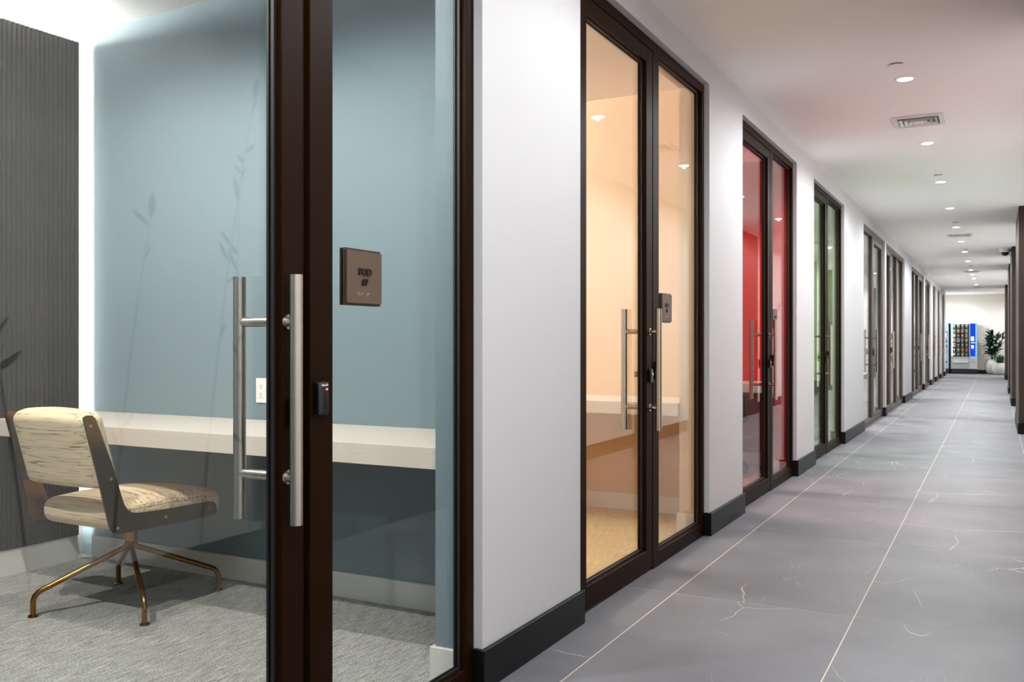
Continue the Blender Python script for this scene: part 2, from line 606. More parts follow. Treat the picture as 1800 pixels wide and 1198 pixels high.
# brown wood-clad pillars standing proud of the right wall
for n_, (ya, yb, lab) in enumerate(((3.75, 5.4, 'brown wood-clad pillar opposite the white wall after the blue pod'),
                                    (12.72, 14.6, 'nearest visible brown wood-clad pillar, before the dome-camera pillar'),
                                    (18.12, 20.0, 'brown wood-clad pillar beside the ceiling dome camera'),
                                    (22.15, 24.0, 'brown wood-clad pillar between the dome-camera one and the last one'),
                                    (30.3, 32.2, 'farthest brown wood-clad pillar beside the potted plants'))):
    p = thing('pillar', (0.25, ya, 0), lab, 'pillar', 'wood pillars along the right wall', 'structure')
    bx('wood_panel', 0.25, XR, ya, (ya + yb) / 2 - 0.003, 0.135, H, M['wood'], p)
    bx('wood_panel', 0.25, XR, (ya + yb) / 2 + 0.003, yb, 0.135, H, M['wood'], p)
    bx('baseboard', 0.238, XR, ya - 0.012, yb + 0.0, 0, 0.135, M['black_base'], p)

# ------------------------------------------------------------------ pod wall with its openings
OPEN = [(0.715, 2.579), (3.37, 5.241), (6.03, 7.885), (8.71, 10.60), (12.27, 14.78), (14.99, 18.12),
        (19.76, 23.24), (23.73, 25.77), (26.66, 28.05), (28.92, 30.46), (31.49, 32.93)]
NAMES = ['blue', 'orange', 'red', 'green', 'grey', 'grey', 'grey', 'grey', 'grey', 'grey', 'grey']
ORD = ['blue pod', 'orange pod', 'red pod', 'green pod', 'first meeting room, first opening', 'first meeting room, second opening',
       'second meeting room, first opening', 'second meeting room, second opening', 'third door from the corridor end',
       'second-last door before the corridor end', 'last door before the corridor end']
ZO = 2.62
XI = -1.65
edges = [-4.0]
for a, c in OPEN:
    edges += [a, c]
edges.append(33.69)
beside = ['before the blue pod', 'between blue and orange pods', 'between orange and red pods', 'between red and green pods',
          'between green pod and first meeting room', 'between the two openings of the first meeting room',
          'between the two meeting rooms', 'between the two openings of the second meeting room',
          'after the second meeting room', 'between the third-last and second-last doors', 'between the last two doors',
          'at the corner by the vending machines']
for i in range(0, len(edges), 2):
    a, c = edges[i], edges[i + 1]
    w_ = beside[i // 2]
    struct('wall_left', -1.53, XW, a, c, 0, H, M['white_wall'], f'white corridor wall section {w_}')
    struct('baseboard_left', -1.499, -1.455, a - 0.014, c + 0.014, 0, 0.132, M['black_base'], f'black baseboard under the white wall {w_}', 'baseboard', 0.0015)
for j, (a, c) in enumerate(OPEN):
    struct('wall_left', -1.53, XW, a, c, ZO, H, M['white_wall'], f'white wall strip above the glazing of the {ORD[j]}')
struct('wall_end_return', -6.3, -1.53, 33.57, 33.69, 0, H, M['end_wall'], 'wall turning the corner at the corridor end')

# ------------------------------------------------------------------ rooms behind the glazing
XB = -4.28
ROOMS = [('blue', 0.655, 3.23, [0]), ('orange', 3.35, 5.79, [1]), ('red', 5.91, 8.45, [2]), ('green', 8.57, 11.18, [3]),
         ('grey', 11.30, 18.50, [4, 5]), ('grey', 18.62, 26.10, [6, 7]), ('grey', 26.22, 28.55, [8]), ('grey', 28.67, 31.0, [9]),
         ('grey', 31.12, 33.57, [10])]
RN = ['blue pod', 'orange pod', 'red pod', 'green pod', 'first meeting room', 'second meeting room', 'third-last room', 'second-last room', 'last room']
for r_, (cn, ya, yb, ops) in enumerate(ROOMS):
    paint, nm = M['paint_' + cn], RN[r_]
    struct('wall_far', XB, XI, yb, yb + 0.06, 0, H, paint, f'painted side wall behind the desk in the {nm}')
    struct('wall_near', XB, XI, ya - 0.06, ya, 0, H, paint, f'painted side wall of the {nm} on its near side')
    struct('wall_back', XB - 0.1, XB, ya - 0.06, yb + 0.06, 0, H, M['white_wall'] if cn == 'blue' else paint, f'back wall of the {nm}')
    struct('floor', XB, -1.548, ya, yb, -0.05, 0.002, M['carpet_' + cn], f'woven carpet floor in the {nm}', 'floor')
    e2 = [ya - 0.06] + [v for o_ in ops for v in OPEN[o_]] + [yb + 0.06]
    for q in range(0, len(e2), 2):
        if e2[q + 1] - e2[q] < 0.005:
            continue
        side = 'near' if q == 0 else ('far' if q == len(e2) - 2 else 'middle')
        struct('wall_front', XI, -1.53, e2[q], e2[q + 1], 0, H, paint, f'painted return of the {nm} at the {side} side of its glazing')
    for o_ in ops:
        struct('wall_front', XI, -1.53, OPEN[o_][0], OPEN[o_][1], ZO, H, paint, f'painted strip over the glazing inside the {ORD[o_]}')
    yo = OPEN[ops[-1]][1]
    struct('baseboard_far', -4.19, XI - 0.015, yb - 0.014, yb, 0.002, 0.112, M['white_trim'], f'white baseboard under the desk of the {nm}', 'baseboard', 0.001)
    struct('baseboard_front', XI - 0.014, -1.548, yo - 0.014, yb - 0.014, 0.002, 0.115, M['white_trim'], f'white baseboard around the wall return of the {nm}', 'baseboard', 0.001)
    struct('baseboard_back', -4.28 if cn != 'blue' else -4.28, -4.19 if cn == 'blue' else -4.265, ya, 3.137 if cn == 'blue' else yb - 0.02, 0.002, 0.128, M['white_trim'],
           f'white baseboard under the back wall of the {nm}', 'baseboard', 0.001)

# slat panel in front of the blue pod's back wall
pan = thing('slat_wall_panel', (-4.2, 1.9, 0.13), 'charcoal vertical slat panel lit from behind in the blue pod', 'wall panel')
bx('backing_board', -4.215, -4.195, 0.70, 3.138, 0.13, 2.668, M['gasket'], pan)
PITCH = 0.0245
bm = BM()
box(bm, -4.195, -4.181, -0.0098, 0.0098, 0.131, 2.67, 0.0028)
first = obj('slat', bm, M['felt'])
ns = int((3.138 - 0.70) / PITCH)
for k in range(ns):
    o = first if k == 0 else first.copy()
    if k:
        COL.objects.link(o)
    o.parent = pan
    o.location = Vector((0, 3.127 - PITCH * k, 0)) - Vector((-4.2, 1.9, 0.13))
led = thing('led_strip', (-4.23, 3.03, 0.02), 'white LED strip glowing along the upright edge of the slat panel', 'light', 'LED strips behind the slat panel')
bx('diffuser', -4.250, -4.222, 3.030, 3.042, 0.02, 2.66, M['led'], led)
bx('mounting_channel', -4.252, -4.220, 3.020, 3.030, 0.02, 2.66, M['white_plastic'], led)
led = thing('led_strip', (-4.23, 1.9, 2.655), 'white LED strip glowing along the top edge of the slat panel', 'light', 'LED strips behind the slat panel')
bx('diffuser', -4.250, -4.222, 0.70, 2.98, 2.660, 2.672, M['led_top'], led)
bx('mounting_channel', -4.252, -4.220, 0.70, 2.98, 2.648, 2.660, M['white_plastic'], led)

for r_ in (1, 2, 3):  # unseen strips added to brighten the ceilings of these pods
    cn, ya, yb, ops = ROOMS[r_]
    t = thing('led_strip', (-4.23, (ya + yb) / 2, 2.655), f'LED strip along the top of the back wall in the {RN[r_]}', 'light')
    bx('diffuser', -4.250, -4.222, ya + 0.05, yb - 0.05, 2.660, 2.672, M['led_' + cn], t)
    bx('mounting_channel', -4.279, -4.220, ya + 0.05, yb - 0.05, 2.645, 2.660, M['white_plastic'], t)

# ------------------------------------------------------------------ glazed fronts: windows (frame and fixed panes) and doors
XF, XK = -1.50, -1.546     # corridor face and inner face of the frames


def pane(parent, y0, y1, z0, z1):
    return bx('glass_pane', -1.538, -1.532, y0, y1, z0, z1, M['glass'], parent)


FRAME_TONE = ['bronze']


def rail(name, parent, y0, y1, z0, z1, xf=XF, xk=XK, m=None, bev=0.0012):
    m = m or FRAME_TONE[0]
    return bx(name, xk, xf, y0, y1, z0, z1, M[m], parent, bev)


def gaskets(parent, y0, y1, z0, z1, g=0.007):
    """black glazing bead around a pane, one joined part"""
    bm = BM()
    for xa, xb in ((-1.5315, -1.522), (-1.5455, -1.5385)):
        box(bm, xa, xb, y0, y0 + g, z0, z1); box(bm, xa, xb, y1 - g, y1, z0, z1)
        box(bm, xa, xb, y0 + g, y1 - g, z0, z0 + g); box(bm, xa, xb, y0 + g, y1 - g, z1 - g, z1)
    o = obj('glazing_bead', bm, M['gasket'], parent)
    o['kind'] = 'stuff'


def handle(door, y, xo, xi, zc=0.99, hl=0.298):
    for (x, xf, nm) in ((xo, XF - 0.002, 'outer'), (xi, XK + 0.002, 'inner')):
        bm = BM()
        cyl(bm, (x, y, zc - hl), (x, y, zc + hl), 0.0155, n=28)
        bar = obj('pull_handle', bm, M['steel'], door, True)
        bar['label'] = f'brushed steel pull bar on the {"corridor" if nm == "outer" else "room"} side'
        for dz in (0.186, -0.186):
            bm = BM()
            x2 = x - 0.008 if nm == 'outer' else x + 0.008
            cyl(bm, (xf, y + 0.002, zc + dz), (x2, y, zc + dz), 0.0115, n=18)
            cyl(bm, (xf, y + 0.002, zc + dz), (xf + (0.004 if nm == 'outer' else -0.004), y + 0.002, zc + dz), 0.018, n=22)
            obj('standoff', bm, M['steel'], bar, True)


def lock(door, y, inner=True):
    bm = BM()
    box(bm, XF - 0.001, XF + 0.012, y - 0.017, y + 0.017, 0.925, 0.993, 0.004, 2)
    lk = obj('lock_plate', bm, M['black_plastic'], door)
    bm = BM()
    cyl(bm, (XF + 0.012, y, 0.968), (XF + 0.016, y, 0.968), 0.008, n=14)
    obj('keyhole', bm, M['chrome'], lk, True)
    if inner:
        bm = BM()
        cyl(bm, (XK, y, 0.966), (XK - 0.008, y, 0.966), 0.012, 0.010, 18)
        cyl(bm, (XK - 0.008, y, 0.966), (XK - 0.020, y, 0.966), 0.006, n=12)
        box(bm, XK - 0.034, XK - 0.019, y - 0.006, y + 0.006, 0.952, 0.980, 0.004, 2)
        obj('thumb_turn', bm, M['steel'], door, True)


def door_leaf(idx, y0, y1, s_latch, latch_hi, hx, label):
    """y0..y1 leaf span; s_latch (y range of the latch stile), latch_hi True when the latch is at y1"""
    d = thing('door_%d' % idx, (-1.53, (y0 + y1) / 2, 0), label, 'door', 'bronze framed glass doors', 'structure')
    zb, zt = 0.012, 2.561
    la, lb = s_latch
    hw = 0.085
    xf, xk = XF - 0.002, XK + 0.002
    if latch_hi:
        rail('stile', d, y0, y0 + hw, zb, zt, xf, xk); rail('stile', d, la, lb, zb, zt, xf, xk)
        ga, gb = y0 + hw, la
    else:
        rail('stile', d, la, lb, zb, zt, xf, xk); rail('stile', d, y1 - hw, y1, zb, zt, xf, xk)
        ga, gb = lb, y1 - hw
    rail('top_rail', d, ga, gb, 2.492, zt, xf, xk)
    rail('bottom_rail', d, ga, gb, zb, 0.108, xf, xk)
    pane(d, ga - 0.004, gb + 0.004, 0.104, 2.496)
    gaskets(d, ga, gb, 0.108, 2.492)
    yh = (la + lb) / 2 + hx[2]
    handle(d, yh, hx[0], hx[1])
    lock(d, (la + lb) / 2)
    return d


def window_frame(idx, a, c, panes, door_span, label):
    """outer frame with jambs, head and fixed panes: panes = list of (y0, y1) glass spans; stiles fill the rest outside door_span"""
    w = thing('window_%d' % idx, (-1.53, (a + c) / 2, 0), label, 'window', 'bronze framed glass fronts', 'structure')
    a2, c2 = a + 0.004, c - 0.004
    rail('head_rail', w, a2, c2, 2.567, 2.616)
    da, db = door_span
    if da - a2 < 0.12:
        rail('jamb', w, a2, da - 0.003, 0.0, 2.567)
    if c2 - db < 0.12:
        rail('jamb', w, db + 0.003, c2, 0.0, 2.567)
    spans = [(a2, da - 0.003)] if da - a2 >= 0.12 else []
    if c2 - db >= 0.12:
        spans.append((db + 0.003, c2))
    for (s0, s1) in spans:
        ps = [p for p in panes if p[0] >= s0 - 1e-6 and p[1] <= s1 + 1e-6]
        prev = s0
        for (p0, p1) in ps:
            rail('stile', w, prev, p0, 0.0, 2.567)
            rail('bottom_rail', w, p0, p1, 0.0, 0.074)
            pane(w, p0 - 0.004, p1 + 0.004, 0.070, 2.571)
            gaskets(w, p0, p1, 0.074, 2.567)
            prev = p1
        rail('stile', w, prev, s1, 0.0, 2.567)
    return w


HX = (-1.4545, -1.634, 0.0)
# (opening, kind, latch stile, fixed stile, extra mullion)
FR = [(0, 'A', (1.673, 1.746), (1.771, 1.859), None), (1, 'A', (4.246, 4.334), (4.338, 4.425), None),
      (2, 'A', (6.93, 7.01), (7.014, 7.095), None), (3, 'A', (9.53, 9.61), (9.614, 9.70), None),
      (4, 'B', (13.57, 13.66), (13.47, 13.566), None), (5, 'A', (15.85, 15.935), (15.94, 16.03), (16.95, 17.04)),
      (6, 'B', (22.0, 22.09), (21.88, 21.996), (20.70, 20.80)), (7, 'A', (24.72, 24.80), (24.805, 24.90), None),
      (8, 'A', (27.35, 27.43), (27.435, 27.52), None), (9, 'A', (29.72, 29.80), (29.805, 29.89), None),
      (10, 'A', (32.24, 32.32), (32.325, 32.41), None)]
for (i, kd, ls, fs, mul) in FR:
    a, c = OPEN[i]
    nm = ORD[i]
    FRAME_TONE[0] = 'bronze' if i < 4 else 'bronze_meeting'
    if kd == 'A':
        dspan = (a + 0.052, ls[1] + 0.001 if i else ls[1])
        panes = [(fs[1], c - 0.050)] if not mul else [(fs[1], mul[0]), (mul[1], c - 0.050)]
        dsp = (dspan[0], fs[0] - 0.003)
    else:
        dspan = (ls[0], c - 0.055)
        panes = [(a + 0.06, fs[0])] if not mul else [(a + 0.06, mul[0]), (mul[1], fs[0])]
        dsp = (fs[1] + 0.003, dspan[1])
    window_frame(i + 1, a, c, panes, dsp, f'dark bronze frame and fixed glass front of the {nm}')
    hx = (-1.4735, -1.654, -0.02) if i == 0 else HX
    door_leaf(i + 1, dspan[0], dspan[1], ls, kd == 'A', hx, f'bronze framed glass door with steel pull bars to the {nm}')

# black rebate with latch plates in the gap beside the first door
w1 = bpy.data.objects['window_1']
bx('door_stop', -1.545, -1.52, 1.7465, 1.7712, 0.0, 2.567, M['gasket'], w1)
for z0, z1 in ((0.985, 1.075), (0.885, 0.93), (0.78, 0.80)):
    bx('strike_plate', -1.521, -1.517, 1.751, 1.767, z0, z1, M['black_plastic'], w1, 0.001)


# ------------------------------------------------------------------ signs and card readers
def text_mesh(s, size, extrude):
    cu = bpy.data.curves.new('txt', 'FONT')
    cu.body = s; cu.size = size; cu.extrude = extrude; cu.align_x = 'CENTER'; cu.align_y = 'CENTER'
    cu.offset = size * 0.022
    o = bpy.data.objects.new('txt', cu)
    COL.objects.link(o)
    dg = bpy.context.evaluated_depsgraph_get()
    me = bpy.data.meshes.new_from_object(o.evaluated_get(dg))
    bpy.data.objects.remove(o)
    # local x -> +Y, local y -> +Z, local z -> +X
    me.transform(Matrix(((0, 0, 1, 0), (1, 0, 0, 0), (0, 1, 0, 0), (0, 0, 0, 1))))
    return me


def put_text(s, size, ext, loc, m, parent, name='lettering'):
    me = text_mesh(s, size, ext)
    me.materials.append(m)
    o = bpy.data.objects.new(name, me)
    COL.objects.link(o)
    o.parent = parent
    o.location = Vector(loc) - place_of(parent)
    return o


BRAILLE = {'P': '1234', 'O': '135', 'D': '145', '#': '3456', '7': '1245', '6': '124', '5': '15', '4': '145'}


def sign(y0, num, label, detail=True, s=0.160):
    z0 = 1.226
    t = thing('pod_sign', (-1.529, y0 + s / 2, z0), label, 'sign', 'pod signs on the glass')
    bx('inner_plate', -1.543, -1.5385, y0, y0 + s, z0, z0 + 0.152, M['sign_back'], t)
    bx('back_plate', -1.5315, -1.527, y0, y0 + s, z0, z0 + 0.153, M['sign_back'], t)
    bx('face_plate', -1.527, -1.521, y0 + 0.005, y0 + s - 0.001, z0 + 0.006, z0 + 0.147, M['sign_face'], t, 0.0004)
    yc = y0 + s / 2 + 0.001
    put_text('POD', 0.0275, 0.0022, (-1.5195, yc, z0 + 0.0905), M['sign_letter'], t)
    put_text('#' + num, 0.0235, 0.0022, (-1.5195, yc, z0 + 0.0635), M['sign_letter'], t)
    if detail:
        bm = BM()
        y = yc - 0.028
        for ch in 'POD #' + num:
            if ch == ' ':
                y += 0.009; continue
            for d in BRAILLE[ch]:
                q = int(d) - 1
                cy, cz = y + (q // 3) * 0.0028, z0 + 0.034 - (q % 3) * 0.0030
                lathe(bm, [(0.0011, 0), (0.0008, 0.0008), (0, 0.0011)], (0, 0, 0), 6)
                bm.verts.ensure_lookup_table()
                for v in bm.verts[-13:]:
                    x_, y_, z_ = v.co
                    v.co = Vector((-1.521 + z_, cy + x_, cz + y_))
            y += 0.0085
        o = obj('braille', bm, M['braille'], t)
        o['kind'] = 'stuff'
    return t


sign(1.940, '7', 'square brown POD #7 sign on the blue pod glass')
sign(4.540, '6', 'brown POD #6 sign on the orange pod glass')
sign(7.20, '5', 'brown POD #5 sign on the red pod glass', False)
sign(9.86, '4', 'brown POD #4 sign on the green pod glass', False)


def reader(y, z, label, led_on=True):
    t = thing('card_reader', (XF, y, z), label, 'card reader', 'card readers on the door frames')
    hw, hh = 0.0205, 0.043
    bx('base_plate', XF, XF + 0.004, y - hw, y + hw, z - hh, z + hh, M['black_plastic'], t)
    bm = BM()
    box(bm, XF + 0.004, XF + 0.019, y - hw + 0.001, y + hw - 0.001, z - hh + 0.001, z + hh - 0.001, 0.006, 3)
    obj('cover', bm, M['black_plastic'], t, True)
    if led_on:
        bx('status_light', XF + 0.0185, XF + 0.0202, y + 0.006, y + 0.0112, z + 0.0215, z + 0.0255, M['red_led'], t)
        put_text('ROSSLARE', 0.0055, 0.0004, (XF + 0.0193, y + 0.001, z + 0.0335), M['white_plastic'], t)
        bx('groove_line', XF + 0.0185, XF + 0.0196, y - 0.012, y + 0.012, z - 0.0285, z - 0.0278, M['slot'], t)


reader(1.803, 0.986, 'black card reader with a red light on the blue pod frame')
for yy_, nm in ((4.385, 'orange pod'), (7.055, 'red pod'), (9.655, 'green pod'), (13.51, 'first opening of the first meeting room'),
                (15.99, 'second opening of the first meeting room'), (21.94, 'first opening of the second meeting room'),
                (24.85, 'second opening of the second meeting room')):
    reader(yy_, 0.986, f'black card reader on the door frame of the {nm}', False)

# ------------------------------------------------------------------ desks
for r_ in range(4):
    cn, ya, yb, ops = ROOMS[r_]
    bx0 = -4.179 if r_ == 0 else XB + 0.001
    t = thing('wall_desk', ((bx0 + XI) / 2, yb - 0.28, 0.69), f'long pale laminate wall-hung desk in the {RN[r_]}', 'desk', 'wall-hung pod desks')
    bx('desk_top', bx0, XI - 0.002, yb - 0.57, yb - 0.001, 0.738, 0.763, M['desk'], t, 0.001)
    bx('front_apron', bx0, XI - 0.002, yb - 0.57, yb - 0.545, 0.688, 0.738, M['desk'], t, 0.0008)
    bx('support_bracket', bx0 + 0.5, bx0 + 0.54, yb - 0.50, yb - 0.002, 0.705, 0.738, M['white_trim'], t)
    bx('support_bracket', bx0 + 1.9, bx0 + 1.94, yb - 0.50, yb - 0.002, 0.705, 0.738, M['white_trim'], t)

# ------------------------------------------------------------------ wall outlet in the blue pod
t = thing('wall_outlet', (-2.998, 3.23, 0.90), 'white double outlet plate on the blue wall above the desk', 'outlet')
bx('cover_plate', -3.056, -2.941, 3.2245, 3.2295, 0.842, 0.957, M['white_plastic'], t, 0.002)
for xc in (-3.0215, -2.9755):
    rc = bx('receptacle', xc - 0.0165, xc + 0.0165, 3.2225, 3.2246, 0.8665, 0.9325, M['white_plastic'], t, 0.001)
    for zc in (0.918, 0.880):
        for dx, hh in ((-0.0062, 0.0042), (0.0062, 0.0035)):
            bx('slot', xc + dx - 0.0011, xc + dx + 0.0011, 3.2219, 3.2227, zc + 0.001, zc + 0.001 + 2 * hh, M['slot'], rc)
        bm = BM(); cyl(bm, (xc, 3.2219, zc - 0.006), (xc, 3.2227, zc - 0.006), 0.0026, n=10)
        obj('ground_hole', bm, M['slot'], rc)
    for zc in (0.849, 0.950):
        bm = BM(); cyl(bm, (xc, 3.2238, zc), (xc, 3.2248, zc), 0.0022, n=10)
        obj('screw', bm, M['white_trim'], t)


# ------------------------------------------------------------------ cream swivel chair
def rounded(bm, cx, cy, cz, sx, sy, sz, bev, seg=5, cuts=8, warp=None):
    box(bm, -sx / 2, sx / 2, -sy / 2, sy / 2, -sz / 2, sz / 2, bev, seg)
    bmesh.ops.subdivide_edges(bm, edges=[e for e in bm.edges if e.calc_length() > 0.06], cuts=cuts, use_grid_fill=True)
    for v in bm.verts:
        p = v.co.copy()
        if warp:
            p = warp(p)
        v.co = p + Vector((cx, cy, cz))


CH = Vector((-3.30, 2.727, 0.002))
chair = thing('swivel_chair', CH, 'cream tweed swivel chair with bronze side plates at the desk', 'chair')
LEAN = math.radians(15.3)


def warp_back(p):
    # crown along the width, then lean backwards (towards -Y at the top)
    k = 1 - (p.x / 0.235) ** 2
    if p.y < 0:
        p.y -= 0.012 * k
    else:
        p.y += 0.010 * k
    if p.z > 0:
        p.z += 0.012 * k * (p.z / 0.155)
    y, z = p.y, p.z
    return Vector((p.x, y * math.cos(LEAN) - z * math.sin(LEAN), y * math.sin(LEAN) + z * math.cos(LEAN)))


bm = BM()
rounded(bm, -3.30, 2.407, 0.702, 0.468, 0.088, 0.305, 0.036, 5, 7, warp_back)
bk = obj('backrest', bm, M['tweed'], chair, True)


def warp_seat(p):
    kx = max(0.0, 1 - (p.x / 0.24) ** 2)
    ky = max(0.0, 1 - (p.y / 0.31) ** 2)
    if p.z > 0:
        p.z += 0.030 * kx * ky
    else:
        p.z -= 0.008 * kx * ky
    if p.y > 0:
        p.y += 0.055 * kx * (p.y / 0.29)
        p.z -= 0.018 * (p.y / 0.29) ** 2
    return p


bm = BM()
rounded(bm, -3.30, 2.742, 0.425, 0.468, 0.560, 0.100, 0.044, 5, 8, warp_seat)
seat = obj('seat', bm, M['tweed'], chair, True)
bm = BM()
for x in (-3.535, -3.065):
    pass
tube(bm, [(-3.07, 2.50, 0.4585), (-3.068, 2.60, 0.4655), (-3.068, 2.75, 0.467), (-3.068, 2.90, 0.459), (-3.075, 2.98, 0.444)], 0.0022, 6)
obj('piping', bm, M['tweed'], seat, True)

PLATE = [(2.313, 0.838), (2.330, 0.847), (2.352, 0.845), (2.366, 0.832), (2.384, 0.789), (2.447, 0.632), (2.486, 0.513), (2.500, 0.477),
         (2.515, 0.456), (2.535, 0.443), (2.565, 0.437), (2.655, 0.432), (2.745, 0.428), (2.940, 0.425), (2.965, 0.420), (2.980, 0.408),
         (2.986, 0.386), (2.984, 0.368), (2.976, 0.361), (2.72, 0.362), (2.475, 0.368), (2.450, 0.376), (2.435, 0.390), (2.427, 0.409), (2.371, 0.623)]
for x0, nmx in ((-3.066, 'near'), (-3.542, 'far')):
    bm = BM()
    prism(bm, PLATE, lambda p: (x0, p[0], p[1]), lambda p: (x0 + 0.007, p[0], p[1]))
    pl = obj('side_plate', bm, M['bronze_plate'], chair)
    xs = x0 + 0.007 if nmx == 'near' else x0
    for (y, z) in ((2.345, 0.805), (2.437, 0.590), (2.468, 0.392), (2.705, 0.396), (2.945, 0.395)):
        bm = BM()
        e = 0.0022 if nmx == 'near' else -0.0022
        cyl(bm, (xs, y, z), (xs + e, y, z), 0.0062, 0.005, 14)
        obj('screw', bm, M['screw'], pl, True)
bm = BM()
cyl(bm, (-3.30, 2.727, 0.362), (-3.30, 2.727, 0.372), 0.10, 0.10, 28)
obj('seat_mount', bm, M['gasket'], chair, True)
bm = BM()
cyl(bm, (-3.30, 2.727, 0.272), (-3.30, 2.727, 0.364), 0.0265, n=30)
obj('post', bm, M['brass'], chair, True)
for (fx, fy) in ((-2.993, 2.539), (-3.483, 2.399), (-3.120, 3.055), (-3.604, 2.909)):
    dx, dy = fx + 3.30, fy - 2.727
    ln = math.hypot(dx, dy)
    dx, dy = dx / ln, dy / ln
    prof = [(0.010, 0.300), (0.011, 0.272), (0.014, 0.258), (0.022, 0.246), (0.034, 0.239), (0.06, 0.229)]
    rb = ln
    prof += [(rb - 0.055, 0.116), (rb - 0.035, 0.108), (rb - 0.018, 0.098), (rb - 0.006, 0.084), (rb, 0.066), (rb, 0.040), (rb, 0.010)]
    bm = BM()
    tube(bm, [(-3.30 + dx * r, 2.727 + dy * r, z) for r, z in prof], 0.0112, 14)
    lg = obj('leg', bm, M['brass'], chair, True)
    bm = BM()
    lathe(bm, [(0, 0), (0.019, 0), (0.0205, 0.003), (0.019, 0.007), (0.012, 0.009), (0.0112, 0.012)], (fx, fy, 0.002), 20)
    obj('foot_glide', bm, M['bronze_plate'], lg, True)

# dark high-backed office chair at the red pod's desk
C2 = Vector((-2.15, 7.72, 0.002))
oc = thing('office_chair', C2, 'black high-backed office chair at the red pod desk', 'chair')


def warp_b2(p):
    k = 1 - (p.x / 0.25) ** 2
    p.y -= 0.03 * k
    p.x *= 1 - 0.12 * max(0, p.z / 0.30) ** 2
    if p.z > 0:
        p.z += 0.035 * k * p.z / 0.3
    return p


bm = BM(); rounded(bm, -2.15, 7.50, 0.80, 0.48, 0.07, 0.56, 0.03, 4, 6, warp_b2)
obj('backrest', bm, M['dark_fabric'], oc, True)
bm = BM(); rounded(bm, -2.15, 7.76, 0.465, 0.50, 0.48, 0.085, 0.035, 4, 5, None)
obj('seat', bm, M['dark_fabric'], oc, True)
bm = BM(); cyl(bm, (-2.15, 7.72, 0.12), (-2.15, 7.72, 0.43), 0.028, n=18)
obj('post', bm, M['black_plastic'], oc, True)
bm = BM(); tube(bm, [(-2.15, 7.72, 0.43), (-2.15, 7.55, 0.43), (-2.15, 7.47, 0.50), (-2.15, 7.46, 0.62)], 0.022, 10)
obj('back_bracket', bm, M['black_plastic'], oc, True)
for sx in (-1, 1):
    bm = BM(); tube(bm, [(-2.15 + sx * 0.24, 7.72, 0.44), (-2.15 + sx * 0.285, 7.72, 0.46), (-2.15 + sx * 0.29, 7.72, 0.66)], 0.014, 10)
    ar = obj('armrest', bm, M['black_plastic'], oc, True)
    bx('arm_pad', -2.15 + sx * 0.29 - 0.035, -2.15 + sx * 0.29 + 0.035, 7.60, 7.86, 0.658, 0.685, M['dark_fabric'], ar, 0.01, 2, True)
for k in range(5):
    a = 2 * PI * k / 5 + 0.3
    px, py = -2.15 + 0.29 * math.cos(a), 7.72 + 0.29 * math.sin(a)
    bm = BM(); tube(bm, [(-2.15, 7.72, 0.13), (px, py, 0.085)], [0.026, 0.016], 10)
    lg = obj('leg', bm, M['black_plastic'], oc, True)
    bm = BM(); cyl(bm, (px - 0.02, py, 0.03), (px + 0.02, py, 0.03), 0.028, n=16); cyl(bm, (px, py, 0.05), (px, py, 0.09), 0.008, n=10)
    obj('caster', bm, M['black_plastic'], lg, True)


# ------------------------------------------------------------------ downlights, sprinklers, vents, dome camera
def downlight(x, y, label, power, color, lens='lens', group='corridor downlights', cone=176, z=H, blend=0.5):
    t = thing('downlight', (x, y, z), label, 'ceiling light', group)
    bm = BM()
    lathe(bm, [(0.046, -0.001), (0.047, -0.006), (0.060, -0.004), (0.063, 0.0)], (x, y, z), 28)
    obj('trim_ring', bm, M['white_plastic'], t, True)
    bm = BM()
    lathe(bm, [(0.0, -0.012), (0.018, -0.0113), (0.033, -0.009), (0.043, -0.006), (0.0458, -0.003), (0.0458, -0.0005), (0, -0.0005)], (x, y, z), 28)
    obj('lens', bm, M[lens], t, True)
    l = bpy.data.lights.new('downlight_lamp', 'SPOT')
    l.energy = power; l.color = color; l.spot_size = math.radians(cone); l.spot_blend = blend; l.shadow_soft_size = 0.006
    lo = bpy.data.objects.new('downlight_lamp', l)
    COL.objects.link(lo)
    lo.parent = t
    lo.location = (0, 0, -0.0205)
    return t


near_words = ['nearest recessed downlight in the row, just before the nearest air vent', 'second downlight from the camera, just beyond the nearest air vent',
              'third downlight from the camera, beyond a sprinkler cover', 'fourth downlight from the camera, alone on the ceiling',
              'fifth downlight, beside the third sprinkler cover', 'sixth downlight, just beyond the second air vent',
              'seventh downlight, beside the fourth sprinkler cover', 'eighth downlight in the receding row', 'ninth downlight, by the third air vent',
              'tenth downlight, just past the third air vent', 'eleventh downlight in the receding row', 'last downlight, just before the farthest air vent']
ys = [6.21, 8.31, 10.40, 12.52, 14.63, 16.75, 18.75, 21.0, 23.6, 25.2, 26.9, 29.8]
for y, lab in zip(ys, near_words):
    downlight(-0.5, y, lab, CORRIDOR_W, CORRIDOR_COL)
for y, lab in ((3.3, 'downlight overhead beside the blue pod'), (1.1, 'downlight overhead at the camera position'),  # blue pod lamp is added, off the row spacing, to brighten near walls
               (-1.1, 'downlight behind the camera')):
    downlight(-0.5, y, lab, CORRIDOR_W * (0.74 if y > 3 else 1.1), CORRIDOR_COL)
for x, y, lab in ((-2.0, 34.4, 'lobby downlight before the snack vending machine'), (1.1, 34.2, 'lobby downlight over the potted plants'),
                  (-3.6, 34.6, 'lobby downlight around the corner left of the vending machine'), (2.3, 34.2, 'lobby downlight around the corner on the plant side')):
    downlight(x, y, lab, CORRIDOR_W * 1.9, (0.95, 0.97, 1.0), group='lobby downlights')  # unseen lamps added to brighten the end wall and its ceiling
